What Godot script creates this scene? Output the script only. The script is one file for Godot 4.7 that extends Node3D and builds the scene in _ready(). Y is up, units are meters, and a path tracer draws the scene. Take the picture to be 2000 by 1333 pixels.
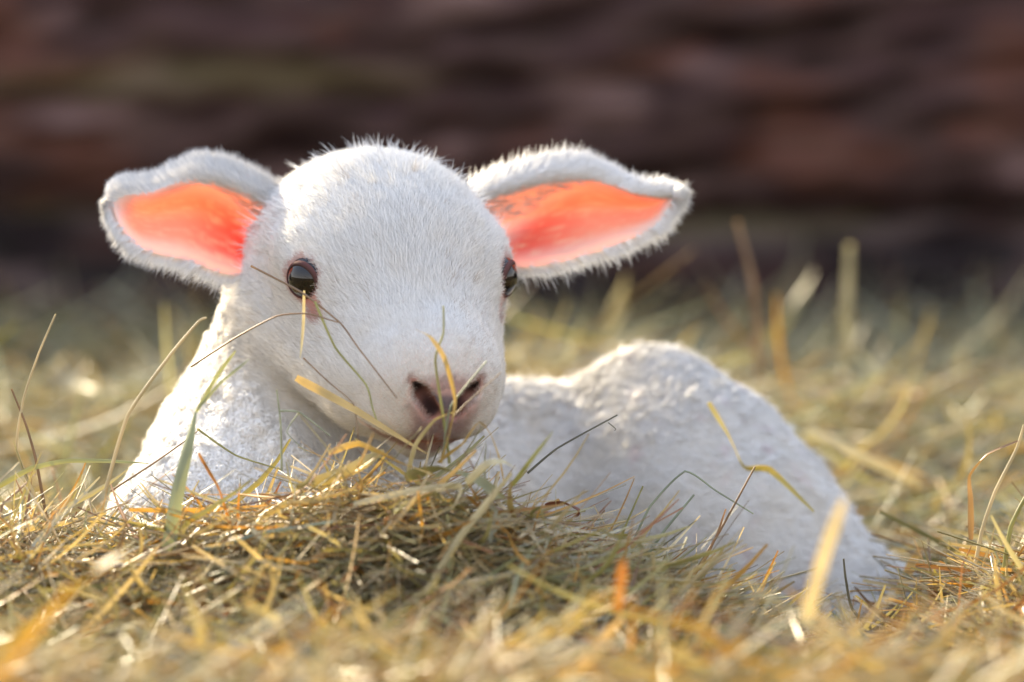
extends Node3D
# A newborn white lamb lying in loose hay in front of old logs, low back light.
# Axes: x to the right, y up, z towards the camera; the lamb's eyes are near z = 0.

const INF_D := 1000.0
var rng := RandomNumberGenerator.new()
var noise := FastNoiseLite.new()

# the lamb's body as a field of joined shapes
var f_type := PackedInt32Array()      # 0 tapered capsule, 1 ellipsoid, 2 carved capsule, 3 carved ellipsoid
var f_a := PackedVector3Array()
var f_b := PackedVector3Array()       # b - a, or the radii
var f_ra := PackedFloat32Array()
var f_rb := PackedFloat32Array()
var f_k := PackedFloat32Array()
var f_basis: Array[Basis] = []
var all_prims := PackedInt32Array()

const HEAD_AT := Vector3(-0.0515, 0.1566, -0.0220)
var head_basis := Basis()
var head_inv := Basis()
var eye_centre: Array[Vector3] = []   # head axes
var eye_dir: Array[Vector3] = []


func _ready() -> void:
	rng.seed = 20240
	noise.seed = 7
	noise.frequency = 1.0
	make_view()
	make_ground_and_logs()
	make_lamb()
	make_hay()
	make_single_straws()


# ---------------------------------------------------------------- camera, sky, sun

func make_view() -> void:
	var cam := Camera3D.new()
	cam.name = "camera"
	var lens := CameraAttributesPhysical.new()
	lens.frustum_focal_length = 209.7
	lens.frustum_focus_distance = 2.472
	lens.frustum_near = 0.1
	lens.frustum_far = 200.0
	lens.exposure_aperture = 4.6
	cam.attributes = lens
	cam.position = Vector3(0.0000, 0.4180, 2.4839)
	cam.rotation_degrees = Vector3(-6.5, 0, 0)
	add_child(cam)
	cam.current = true
	var env := Environment.new()
	env.background_mode = Environment.BG_SKY
	var sky := Sky.new()
	var sm := ProceduralSkyMaterial.new()
	sm.sky_top_color = Color(0.61, 0.66, 0.755)
	sm.sky_horizon_color = Color(0.91, 0.885, 0.85)
	sm.sky_curve = 0.2
	sm.ground_bottom_color = Color(0.20, 0.18, 0.13)
	sm.ground_horizon_color = Color(0.5, 0.5, 0.48)
	sm.sun_angle_max = 20.0
	sm.energy_multiplier = 1.0
	sky.sky_material = sm
	env.sky = sky
	env.background_energy_multiplier = 1.0
	env.tonemap_mode = Environment.TONE_MAPPER_LINEAR
	env.tonemap_exposure = 3.35
	env.sdfgi_enabled = true
	env.ssao_enabled = true
	env.ssil_enabled = true
	var we := WorldEnvironment.new()
	we.name = "world_environment"
	we.environment = env
	add_child(we)
	var sun := DirectionalLight3D.new()
	sun.name = "sun"
	sun.light_energy = 1.6
	sun.light_color = Color(1.0, 0.93, 0.80)
	sun.light_angular_distance = 0.5
	sun.shadow_enabled = true
	add_child(sun)
	sun.look_at_from_position(Vector3(-0.62, 0.43, -0.70), Vector3.ZERO, Vector3.UP)


# ---------------------------------------------------------------- helpers

func tag(o: Node, label: String, category := "", group := "", kind := "") -> void:
	if label: o.set_meta("label", label)
	if category: o.set_meta("category", category)
	if group: o.set_meta("group", group)
	if kind: o.set_meta("kind", kind)


func mat(c: Color, rough := 0.8, spec := 0.3) -> StandardMaterial3D:
	var m := StandardMaterial3D.new()
	m.albedo_color = c
	m.roughness = rough
	m.metallic_specular = spec
	m.cull_mode = BaseMaterial3D.CULL_DISABLED
	return m


func vmat(rough := 0.8, spec := 0.3, back := Color.BLACK) -> StandardMaterial3D:
	var m := mat(Color.WHITE, rough, spec)
	m.vertex_color_use_as_albedo = true
	if back != Color.BLACK:
		m.backlight_enabled = true
		m.backlight = back
	return m


func put(called: String, mesh: Mesh, m: Material, parent: Node = self) -> MeshInstance3D:
	var o := MeshInstance3D.new()
	o.name = called
	o.mesh = mesh
	o.material_override = m
	parent.add_child(o, true)
	return o


func arr_mesh(v: PackedVector3Array, n: PackedVector3Array, c: PackedColorArray, idx: PackedInt32Array) -> ArrayMesh:
	var a := []
	a.resize(Mesh.ARRAY_MAX)
	a[Mesh.ARRAY_VERTEX] = v
	a[Mesh.ARRAY_NORMAL] = n
	if c.size(): a[Mesh.ARRAY_COLOR] = c
	a[Mesh.ARRAY_INDEX] = idx
	var m := ArrayMesh.new()
	m.add_surface_from_arrays(Mesh.PRIMITIVE_TRIANGLES, a)
	return m


func smooth_normals(v: PackedVector3Array, idx: PackedInt32Array) -> PackedVector3Array:
	var n := PackedVector3Array()
	n.resize(v.size())
	for t in range(0, idx.size(), 3):
		var a := idx[t]
		var b := idx[t + 1]
		var c := idx[t + 2]
		var f := (v[c] - v[a]).cross(v[b] - v[a])
		n[a] += f
		n[b] += f
		n[c] += f
	for i in n.size():
		n[i] = n[i].normalized()
	return n


func sstep(a: float, b: float, x: float) -> float:
	var t := clampf((x - a) / (b - a), 0.0, 1.0)
	return t * t * (3.0 - 2.0 * t)


func multi(called: String, mesh: Mesh, m: Material, buf: PackedFloat32Array, parent: Node) -> MultiMeshInstance3D:
	var mm := MultiMesh.new()
	mm.transform_format = MultiMesh.TRANSFORM_3D
	mm.use_colors = true
	mm.mesh = mesh
	mm.instance_count = buf.size() / 16
	mm.buffer = buf
	var o := MultiMeshInstance3D.new()
	o.name = called
	o.multimesh = mm
	o.material_override = m
	parent.add_child(o, true)
	o.set_meta("kind", "stuff")
	return o


func add_copy(buf: PackedFloat32Array, b: Basis, p: Vector3, c: Color) -> void:
	buf.append(b.x.x); buf.append(b.y.x); buf.append(b.z.x); buf.append(p.x)
	buf.append(b.x.y); buf.append(b.y.y); buf.append(b.z.y); buf.append(p.y)
	buf.append(b.x.z); buf.append(b.y.z); buf.append(b.z.z); buf.append(p.z)
	buf.append(c.r); buf.append(c.g); buf.append(c.b); buf.append(1.0)


# ---------------------------------------------------------------- ground and logs

func make_ground_and_logs() -> void:
	# the ground: one sheet to the horizon, finely uneven near the lamb
	var v := PackedVector3Array()
	var idx := PackedInt32Array()
	var col := PackedColorArray()
	var n := 90
	for j in n + 1:
		for i in n + 1:
			var u := i / float(n) * 2.0 - 1.0
			var w := j / float(n) * 2.0 - 1.0
			var x := signf(u) * (absf(u) * 0.8 + pow(absf(u), 6.0) * 90.0)
			var z := signf(w) * (absf(w) * 1.6 + pow(absf(w), 6.0) * 90.0)
			v.append(Vector3(x, -0.045 + 0.012 * noise.get_noise_2d(x * 6.0, z * 6.0), z))
			var k := 0.5 + 0.5 * noise.get_noise_2d(x * 19.0 + 40.0, z * 19.0)
			col.append(Color(0.09, 0.065, 0.04).lerp(Color(0.17, 0.135, 0.075), k))
	for j in n:
		for i in n:
			var a := j * (n + 1) + i
			idx.append_array([a, a + 1, a + n + 1, a + 1, a + n + 2, a + n + 1])
	var g := put("ground", arr_mesh(v, smooth_normals(v, idx), col, idx), vmat(0.95, 0.2))
	tag(g, "brown earth and trodden chaff under the hay", "", "", "structure")
	log_trunk("fallen_log", Vector3(0, 0.205, -1.16), 0.135, 4.6, 11, -0.6, Color(0.085, 0.052, 0.048), "large old log of ridged reddish brown bark lying behind the lamb", "log")
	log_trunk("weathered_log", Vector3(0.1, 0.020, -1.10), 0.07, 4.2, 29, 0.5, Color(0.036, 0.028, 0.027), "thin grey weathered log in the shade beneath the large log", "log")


func log_trunk(called: String, at: Vector3, r: float, length: float, sd: int, tilt: float, c: Color, label: String, cat: String) -> void:
	var root := Node3D.new()
	root.name = called
	root.position = at
	root.rotation_degrees = Vector3(0, 0, tilt)
	add_child(root)
	tag(root, label, cat)
	var nz := FastNoiseLite.new()
	nz.seed = sd
	nz.frequency = 1.0
	nz.fractal_octaves = 4
	var v := PackedVector3Array()
	var idx := PackedInt32Array()
	var col := PackedColorArray()
	var na := 150
	var nl := 260
	for j in nl + 1:
		var x := (j / float(nl) - 0.5) * length
		for i in na + 1:
			var a := i % na / float(na) * TAU
			var q := Vector3(x * 1.7, cos(a) * r * 16.0, sin(a) * r * 16.0)
			# bark ridges that run along the trunk, broken here and there
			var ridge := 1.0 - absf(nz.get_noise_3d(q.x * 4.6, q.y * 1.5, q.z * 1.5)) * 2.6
			var fine := nz.get_noise_3d(q.x * 9.0 + 9.0, q.y * 5.0, q.z * 5.0)
			var big := nz.get_noise_3d(q.x * 0.55 + 31.0, q.y * 0.5, q.z * 0.5)
			var rr := r * (1.0 + 0.09 * ridge + 0.025 * fine + 0.07 * big)
			v.append(Vector3(x, cos(a) * rr, sin(a) * rr))
			# bark that has come off leaves pinkish grey bare wood
			var bare := sstep(0.14, 0.36, nz.get_noise_3d(q.x * 4.4 + 70.0, q.y * 1.3 + 5.0, q.z * 1.3))
			var rust := sstep(0.14, 0.34, nz.get_noise_3d(q.x * 4.0 + 170.0, q.y * 1.0, q.z * 1.0))
			var moss := sstep(0.20, 0.42, nz.get_noise_3d(q.x * 0.7 - 70.0, q.y * 0.8, q.z * 0.8))
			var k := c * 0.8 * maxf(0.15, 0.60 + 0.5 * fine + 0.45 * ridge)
			k = k.lerp(Color(0.22, 0.14, 0.13) if r > 0.1 else Color(0.12, 0.085, 0.075), bare * 0.6)
			k = k.lerp(Color(0.16, 0.065, 0.042), rust * (0.45 if r > 0.1 else 0.15))
			k = k.lerp(Color(0.12, 0.10, 0.045), moss * 0.5)
			k.a = 1.0
			col.append(k)
	for j in nl:
		for i in na:
			var a := j * (na + 1) + i
			idx.append_array([a, a + 1, a + na + 1, a + 1, a + na + 2, a + na + 1])
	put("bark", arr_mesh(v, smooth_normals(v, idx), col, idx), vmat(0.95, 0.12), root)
	for s in [-1, 1]:
		var e := CylinderMesh.new()
		e.top_radius = r * 0.98
		e.bottom_radius = r * 0.98
		e.height = 0.02
		e.radial_segments = 40
		var o := put("cut_end", e, mat(Color(0.55, 0.43, 0.3), 0.9), root)
		o.position.x = s * (length * 0.5 - 0.002)
		o.rotation_degrees.z = 90


# ---------------------------------------------------------------- the field

func head(x: float, y: float, z: float) -> Vector3:
	return HEAD_AT + head_basis * Vector3(x, y, z)


const NOSE := Vector3(0, 0.0040, -0.0040)

func muzzle(x: float, y: float, z: float) -> Vector3:
	return head(x + NOSE.x, y + NOSE.y, z + NOSE.z)


func capsule(a: Vector3, b: Vector3, ra: float, rb: float, k: float, carve := false) -> void:
	all_prims.append(f_type.size())
	f_type.append(2 if carve else 0)
	f_a.append(a); f_b.append(b - a); f_ra.append(ra); f_rb.append(rb); f_k.append(k); f_basis.append(Basis())


func ellipsoid(at: Vector3, radii: Vector3, k: float, basis := Basis(), carve := false) -> void:
	all_prims.append(f_type.size())
	f_type.append(3 if carve else 1)
	f_a.append(at); f_b.append(radii); f_ra.append(0); f_rb.append(0); f_k.append(k); f_basis.append(basis.inverse())


func prim(i: int, p: Vector3) -> float:
	var t := f_type[i]
	if t == 0 or t == 2:
		var ab := f_b[i]
		var q := p - f_a[i]
		var h := clampf(q.dot(ab) / maxf(ab.length_squared(), 1e-9), 0.0, 1.0)
		return (q - ab * h).length() - lerpf(f_ra[i], f_rb[i], h)
	var e := f_basis[i] * (p - f_a[i])
	var r := f_b[i]
	var k0 := (e / r).length()
	var k1 := (e / (r * r)).length()
	return k0 * (k0 - 1.0) / maxf(k1, 1e-6)


func field(p: Vector3, list: PackedInt32Array) -> float:
	var d := INF_D
	for i in list:
		var e := prim(i, p)
		var k := f_k[i]
		if f_type[i] < 2:
			var h := maxf(k - absf(d - e), 0.0) / k
			d = minf(d, e) - h * h * k * 0.25
		else:
			e = -e
			var h := maxf(k - absf(d - e), 0.0) / k
			d = maxf(d, e) + h * h * k * 0.25
	return d


func grid_lines(lo: float, hi: float, h: float, fine_lo: float, fine_hi: float, fine: float, block: int) -> PackedFloat32Array:
	var out := PackedFloat32Array()
	var x := lo
	while x < hi or out.size() % block != 1:
		out.append(x)
		x += fine if x > fine_lo and x < fine_hi else h
	return out


# meshes the field where it crosses zero; the grid is finer round the nose
func surface_nets(lo: Vector3, hi: Vector3, h: float, fine_lo: Vector3, fine_hi: Vector3, fine: float) -> Array:
	var B := 6
	var gx := grid_lines(lo.x, hi.x, h, fine_lo.x, fine_hi.x, fine, B)
	var gy := grid_lines(lo.y, hi.y, h, fine_lo.y, fine_hi.y, fine, B)
	var gz := grid_lines(lo.z, hi.z, h, fine_lo.z, fine_hi.z, fine, B)
	var n := Vector3i(gx.size(), gy.size(), gz.size())
	var nb := (n - Vector3i.ONE) / B
	var sx := 1
	var sy := n.x
	var sz := n.x * n.y
	var val := PackedFloat32Array()
	val.resize(n.x * n.y * n.z)
	val.fill(INF_D)
	var blocks: Array[Vector3i] = []
	for bz in nb.z:
		for by in nb.y:
			for bx in nb.x:
				var c0 := Vector3(gx[bx * B], gy[by * B], gz[bz * B])
				var c1 := Vector3(gx[bx * B + B], gy[by * B + B], gz[bz * B + B])
				var c := (c0 + c1) * 0.5
				var reach := (c1 - c0).length() * 0.5
				var ds := PackedFloat32Array()
				var least := INF_D
				for i in all_prims:
					var e := prim(i, c)
					ds.append(e)
					if f_type[i] < 2: least = minf(least, e)
				if least > reach + 0.006 or absf(field(c, all_prims)) > reach * 1.25 + 0.004:
					continue
				var list := PackedInt32Array()
				for i in all_prims:
					var m := f_k[i] + 2.0 * reach
					if (f_type[i] < 2 and ds[i] < least + m) or (f_type[i] >= 2 and ds[i] < m):
						list.append(i)
				blocks.append(Vector3i(bx, by, bz))
				for z in B + 1:
					for y in B + 1:
						var at := (bz * B + z) * sz + (by * B + y) * sy + bx * B
						for x in B + 1:
							if val[at + x] == INF_D:
								val[at + x] = field(Vector3(gx[bx * B + x], gy[by * B + y], gz[bz * B + z]), list)
	var vert := {}
	var v := PackedVector3Array()
	var off := [0, sx, sy, sx + sy, sz, sz + sx, sz + sy, sz + sx + sy]
	var corner := [Vector3(0, 0, 0), Vector3(1, 0, 0), Vector3(0, 1, 0), Vector3(1, 1, 0), Vector3(0, 0, 1), Vector3(1, 0, 1), Vector3(0, 1, 1), Vector3(1, 1, 1)]
	var edges := [0, 1, 2, 3, 4, 5, 6, 7, 0, 2, 1, 3, 4, 6, 5, 7, 0, 4, 1, 5, 2, 6, 3, 7]
	for b in blocks:
		for z in B:
			for y in B:
				for x in B:
					var at: int = (b.z * B + z) * sz + (b.y * B + y) * sy + b.x * B + x
					var neg := 0
					for o in off:
						if val[at + o] < 0.0: neg += 1
					if neg == 0 or neg == 8: continue
					var s := Vector3.ZERO
					var cnt := 0
					for e in range(0, 24, 2):
						var a: float = val[at + off[edges[e]]]
						var c: float = val[at + off[edges[e + 1]]]
						if (a < 0.0) != (c < 0.0):
							s += (corner[edges[e]] as Vector3).lerp(corner[edges[e + 1]], a / (a - c))
							cnt += 1
					vert[at] = v.size()
					s /= cnt
					var ix := b.x * B + x
					var iy := b.y * B + y
					var iz := b.z * B + z
					v.append(Vector3(lerpf(gx[ix], gx[ix + 1], s.x), lerpf(gy[iy], gy[iy + 1], s.y), lerpf(gz[iz], gz[iz + 1], s.z)))
	var idx := PackedInt32Array()
	var axes := [[sx, sy, sz], [sy, sz, sx], [sz, sx, sy]]
	for at in vert:
		for a in axes:
			var d0: float = val[at]
			var d1: float = val[at + a[0]]
			if (d0 < 0.0) == (d1 < 0.0): continue
			var p1 = vert.get(at - a[1])
			var p2 = vert.get(at - a[2])
			var p3 = vert.get(at - a[1] - a[2])
			if p1 == null or p2 == null or p3 == null: continue
			var p0: int = vert[at]
			if d0 < 0.0:
				idx.append_array([p0, p3, p1, p0, p2, p3])
			else:
				idx.append_array([p0, p1, p3, p0, p3, p2])
	return [v, idx]


# ---------------------------------------------------------------- the lamb

func lay_out_lamb() -> void:
	var yaw := deg_to_rad(16.8)
	var pit := deg_to_rad(24.0)
	var f := Vector3(sin(yaw) * cos(pit), -sin(pit), cos(yaw) * cos(pit))
	var u := Vector3(sin(yaw) * sin(pit), cos(pit), cos(yaw) * sin(pit))
	u = u.rotated(f, deg_to_rad(-1.6))
	head_basis = Basis(u.cross(f), u, f)
	head_inv = head_basis.inverse()
	# trunk, chest, hip, hind leg, neck
	capsule(Vector3(-0.0895, 0.0446, -0.0950), Vector3(0.0414, 0.0287, -0.1650), 0.066, 0.066, 0.03)
	capsule(Vector3(-0.1226, 0.0437, -0.0400), Vector3(-0.0846, 0.0539, -0.0850), 0.046, 0.068, 0.03)
	capsule(Vector3(0.0615, 0.0873, -0.1500), Vector3(0.0748, 0.0418, -0.1300), 0.027, 0.061, 0.020)
	capsule(Vector3(0.0748, 0.0441, -0.1300), Vector3(0.1056, 0.0205, -0.1050), 0.058, 0.043, 0.025)
	capsule(Vector3(0.1067, 0.0205, -0.1050), Vector3(0.1563, -0.0024, -0.0850), 0.042, 0.026, 0.025)
	capsule(Vector3(0.1563, -0.0024, -0.0850), Vector3(0.1844, -0.0202, -0.0700), 0.026, 0.013, 0.02)
	capsule(Vector3(-0.0773, 0.1501, -0.0750), Vector3(-0.0909, 0.0744, -0.0750), 0.041, 0.050, 0.03)
	capsule(Vector3(-0.1311, 0.0401, -0.0350), Vector3(-0.1023, 0.0175, 0.0300), 0.034, 0.018, 0.02)
	capsule(Vector3(-0.0962, 0.0378, -0.0350), Vector3(-0.0595, 0.0191, 0.0400), 0.034, 0.018, 0.02)
	# skull
	ellipsoid(head(0, 0.001, -0.026), Vector3(0.048, 0.041, 0.048), 0.02, head_basis)
	ellipsoid(head(0, 0.014, 0.000), Vector3(0.038, 0.029, 0.038), 0.02, head_basis)
	for s in [-1.0, 1.0]:
		ellipsoid(head(s * 0.0340, 0.0115, 0.003), Vector3(0.0155, 0.0155, 0.022), 0.010, head_basis)
		capsule(head(s * 0.029, -0.028, -0.026), head(s * 0.0185, -0.022, 0.046), 0.027, 0.0180, 0.018)
	capsule(head(0, -0.002, 0.010), muzzle(0, -0.010, 0.064), 0.036, 0.0300, 0.02)
	ellipsoid(muzzle(0, -0.005, 0.081), Vector3(0.0230, 0.018, 0.016), 0.015, head_basis)
	for s in [-1.0, 1.0]:
		ellipsoid(muzzle(s * 0.0115, -0.0195, 0.077), Vector3(0.0155, 0.0115, 0.0165), 0.007, head_basis)
	# lower jaw with a crease under the lip, then nostrils and the groove between the lips
	capsule(muzzle(0, -0.036, 0.030), muzzle(0, -0.0350, 0.071), 0.017, 0.0120, 0.006)
	for s in [-1.0, 1.0]:
		capsule(muzzle(s * 0.0050, -0.0105, 0.0970), muzzle(s * 0.0095, -0.0040, 0.0950), 0.0028, 0.0040, 0.003, true)
		capsule(muzzle(s * 0.0095, -0.0040, 0.0950), muzzle(s * 0.0128, 0.0015, 0.0915), 0.0032, 0.0016, 0.003, true)
	capsule(muzzle(0, -0.0135, 0.0975), muzzle(0, -0.0305, 0.0935), 0.0014, 0.0014, 0.0025, true)
	# the line of the mouth
	for s in [-1.0, 1.0]:
		capsule(muzzle(0, -0.0305, 0.0945), muzzle(s * 0.020, -0.0295, 0.080), 0.0011, 0.0011, 0.0025, true)
	# eyes, sunk a little below the skin
	for s in [-1.0, 1.0]:
		var dir := Vector3(s * 0.80, 0.14, 0.55).normalized()
		var p := Vector3(s * 0.026, 0.010, 0.006)
		var t := 0.04
		while t > 0.0 and field(head(p.x + dir.x * t, p.y + dir.y * t, p.z + dir.z * t), all_prims) > 0.0:
			t -= 0.0004
		eye_dir.append(dir)
		eye_centre.append(p + dir * (t - 0.0066))


func headness(q: Vector3) -> float:   # 1 on the short-haired head, 0 on the woolly neck and body
	var e := (q - Vector3(0, -0.002, 0.014)) / Vector3(0.080, 0.080, 0.104)
	return 1.0 - sstep(0.88, 1.06, e.length())


# how far from the slot of the nearer nostril (muzzle axes)
func nostril_distance(q: Vector3) -> float:
	var p := Vector3(absf(q.x), q.y, q.z) - Vector3(0.0050, -0.0105, 0.0965)
	var ab := Vector3(0.0075, 0.0110, -0.0050)
	return (p - ab * clampf(p.dot(ab) / ab.length_squared(), 0.0, 1.0)).length()


# how far from the bare streak that runs from the inner corner of the eye towards the nose
func tear_distance(q: Vector3, i: int) -> float:
	var dir := eye_dir[i]
	var v := q - eye_centre[i]
	if v.dot(dir) < 0.0: return 1.0
	v -= dir * v.dot(dir)
	var to_nose := (Vector3(0, 0, 1) - dir * dir.z).normalized()
	var up := (Vector3(0, 1, 0) - dir * dir.y).normalized()
	var p := Vector2(v.dot(to_nose), v.dot(up))
	var a := Vector2(0.0065, -0.0050)
	var ab := Vector2(0.0085, -0.0055)
	return p.distance_to(a + ab * clampf((p - a).dot(ab) / ab.length_squared(), 0.0, 1.0))


func skin_color(q: Vector3, hd: float) -> Color:
	var c := Color(0.87, 0.82, 0.77).lerp(Color(0.64, 0.53, 0.46), hd)
	if hd < 0.02: return c
	var w := noise.get_noise_3dv(q * 400.0) * 0.003
	for i in 2:
		var d := (q - eye_centre[i] - eye_dir[i] * 0.006).length() + w
		c = c.lerp(Color(0.50, 0.25, 0.20), 1.0 - sstep(0.0085, 0.0125, d))
		c = c.lerp(Color(0.48, 0.19, 0.145), (1.0 - sstep(0.0032, 0.0062, tear_distance(q, i) + w)) * 0.95)
	q -= NOSE
	var nose := (q - Vector3(0, -0.008, 0.097)) / Vector3(0.0145, 0.0130, 0.020)
	c = c.lerp(Color(0.46, 0.27, 0.235), (1.0 - sstep(0.75, 1.35, nose.length() + w * 40.0)) * 0.9)
	var pad := (q - Vector3(0, -0.009, 0.101)) / Vector3(0.0090, 0.008, 0.016)
	c = c.lerp(Color(0.15, 0.12, 0.13), (1.0 - sstep(0.7, 1.15, pad.length() + w * 30.0)) * 0.9)
	var lipc := (q - Vector3(0, -0.0215, 0.094)) / Vector3(0.0130, 0.0095, 0.015)
	c = c.lerp(Color(0.30, 0.185, 0.19), (1.0 - sstep(0.6, 1.25, lipc.length() + w * 30.0)) * 0.85)
	for s in [-1.0, 1.0]:
		var r0 := Vector3(s * 0.0030, -0.0065, 0.0985)
		var r1 := Vector3(s * 0.0070, 0.0055, -0.0030)
		var rim := (q - r0 - r1 * clampf((q - r0).dot(r1) / r1.length_squared(), 0.0, 1.0)).length()
		c = c.lerp(Color(0.12, 0.10, 0.115), (1.0 - sstep(0.0018, 0.0040, rim)) * 0.9)
		var a := Vector3(s * 0.0050, -0.0105, 0.0965)
		var ab := Vector3(s * 0.0075, 0.0110, -0.0050)
		var hole := (q - a - ab * clampf((q - a).dot(ab) / ab.length_squared(), 0.0, 1.0)).length()
		c = c.lerp(Color(0.34, 0.165, 0.13), 1.0 - sstep(0.0034, 0.0054, hole + w * 0.4))
		c = c.lerp(Color(0.030, 0.016, 0.016), 1.0 - sstep(0.0022, 0.0042, hole))
	c = c.lerp(Color(0.10, 0.04, 0.035), (1.0 - sstep(0.0012, 0.0032, absf(q.y + 0.0298))) * sstep(0.071, 0.082, q.z))
	var lip := (q - Vector3(0, -0.0310, 0.082)) / Vector3(0.022, 0.0070, 0.018)
	c = c.lerp(Color(0.40, 0.17, 0.14), (1.0 - sstep(0.7, 1.3, lip.length() + w * 30.0)) * 0.85)
	return c


func make_lamb() -> void:
	lay_out_lamb()
	var root := Node3D.new()
	root.name = "lamb"
	root.position = Vector3(-0.0446, -0.0005, -0.0800)
	add_child(root)
	tag(root, "newborn white lamb lying in the hay with its head raised and pink ears spread", "lamb")
	var shift := -root.position
	var made := surface_nets(Vector3(-0.20, -0.03, -0.26), Vector3(0.215, 0.25, 0.10), 0.0030, Vector3(-0.060, 0.083, 0.025), Vector3(0.012, 0.148, 0.085), 0.0011)
	var v: PackedVector3Array = made[0]
	var idx: PackedInt32Array = made[1]
	var n := smooth_normals(v, idx)
	var col := PackedColorArray()
	var local := PackedVector3Array()
	for p in v:
		var q := head_inv * (p - HEAD_AT)
		col.append(skin_color(q, headness(q)))
		local.append(p + shift)
	var bm := vmat(0.75, 0.25)
	put("body", arr_mesh(local, n, col, idx), bm, root)
	print("body ", v.size(), " ", idx.size() / 3)
	make_coat(v, idx, n, root, shift)
	for i in 2:
		make_eye(i, root, shift)
	make_ears(root, shift)


func make_eye(i: int, root: Node3D, shift: Vector3) -> void:
	var at := head(eye_centre[i].x, eye_centre[i].y, eye_centre[i].z)
	var dir := (head_basis * eye_dir[i]).normalized()
	var up := (head_basis.y - dir * head_basis.y.dot(dir)).normalized()
	var b := Basis(up.cross(dir).normalized(), up, dir)
	var ball := SphereMesh.new()
	ball.radius = 0.0100
	ball.height = 0.0200
	ball.radial_segments = 64
	ball.rings = 32
	var em := mat(Color(0.06, 0.042, 0.036), 0.03, 0.5)
	var e := put("eye", ball, em, root)
	e.transform = Transform3D(b, at + shift)
	# a sheep's pupil is a lying slot
	var pv := PackedVector3Array()
	var pn := PackedVector3Array()
	var pi := PackedInt32Array()
	for r in 7:
		for a in 40:
			var t := a / 40.0 * TAU
			var k := r / 6.0
			var d := Vector3(cos(t) * 0.55 * k, sin(t) * 0.30 * k, 0)
			d.z = sqrt(maxf(0.0, 1.0 - d.x * d.x - d.y * d.y))
			pv.append(d * 0.01004)
			pn.append(d)
	for r in 6:
		for a in 40:
			var q := r * 40 + a
			var w := r * 40 + (a + 1) % 40
			pi.append_array([q, w, q + 40, w, w + 40, q + 40])
	put("pupil", arr_mesh(pv, pn, PackedColorArray(), pi), mat(Color(0.03, 0.025, 0.025), 0.03, 0.5), e)
	# lids: a rounded rim of bare skin round the opening
	var v := PackedVector3Array()
	var idx := PackedInt32Array()
	var col := PackedColorArray()
	var na := 48
	var nr := 10
	for a in na:
		var t := a / float(na) * TAU
		var wide := 0.80 + 0.05 * cos(t) * cos(t)
		var half := asin(clampf(wide * (0.93 - 0.05 * maxf(0.0, sin(t))), 0.0, 0.99))
		var d := Vector3(cos(t) * sin(half), sin(t) * sin(half), cos(half))
		var out := Vector3(cos(t), sin(t), 0)
		var c := d * 0.0100
		for r in nr:
			var w := r / float(nr) * TAU
			var tube := 0.0007 * (1.0 + 0.5 * maxf(0.0, sin(t)))
			v.append(c + (d * cos(w) * 0.8 + (out - d * out.dot(d)).normalized() * sin(w) * 1.3) * tube)
			col.append(Color(0.05, 0.028, 0.026).lerp(Color(0.26, 0.11, 0.09), (0.5 + 0.5 * sin(w)) * (0.35 if sin(t) > 0.2 else 1.0)))
	for a in na:
		for r in nr:
			var p0 := a * nr + r
			var p1 := a * nr + (r + 1) % nr
			var p2 := (a + 1) % na * nr + r
			var p3 := (a + 1) % na * nr + (r + 1) % nr
			idx.append_array([p0, p1, p2, p1, p3, p2])
	var lid := put("eyelid", arr_mesh(v, smooth_normals(v, idx), col, idx), vmat(0.7, 0.2), root)
	lid.transform = Transform3D(b, at + shift)


# one lock of hair: a few tapered, slightly bent ribbons that grow along +y and bend towards -z
func hair_lock(count: int, length: float, width: float, spread: float, bend: float, lift: float) -> ArrayMesh:
	var v := PackedVector3Array()
	var n := PackedVector3Array()
	var c := PackedColorArray()
	var idx := PackedInt32Array()
	for h in count:
		var root := Vector3(rng.randf_range(-1, 1) * spread, rng.randf_range(-0.6, 0.6) * spread, 0)
		var side := rng.randf_range(-0.28, 0.28)
		var l := length * rng.randf_range(0.65, 1.1)
		var rise := rng.randf_range(-0.12, 0.22)
		var turn := rng.randf_range(-0.6, 0.6)
		var across := Vector3(cos(turn), 0, sin(turn))
		var tone := rng.randf_range(0.72, 1.0)
		var at := v.size()
		for s in 4:
			var t := s / 3.0
			var p := root + Vector3(side * l * t + side * l * 0.5 * t * t, l * t * (1.0 - 0.12 * t), l * (rise * t - bend * t * t))
			var w := width * (1.0 - t * 0.85) * 0.5
			var nn := Vector3(turn * 0.5 + side * 0.9, sin(lift) - 0.25 * t, cos(lift)).normalized()
			v.append(p - across * w); v.append(p + across * w)
			n.append(nn); n.append(nn)
			var k := tone * (0.94 + 0.06 * t)
			c.append(Color(k, k, k)); c.append(Color(k, k, k))
			if s:
				var q := at + s * 2
				idx.append_array([q - 2, q, q - 1, q - 1, q, q + 1])
	return arr_mesh(v, n, c, idx)


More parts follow.
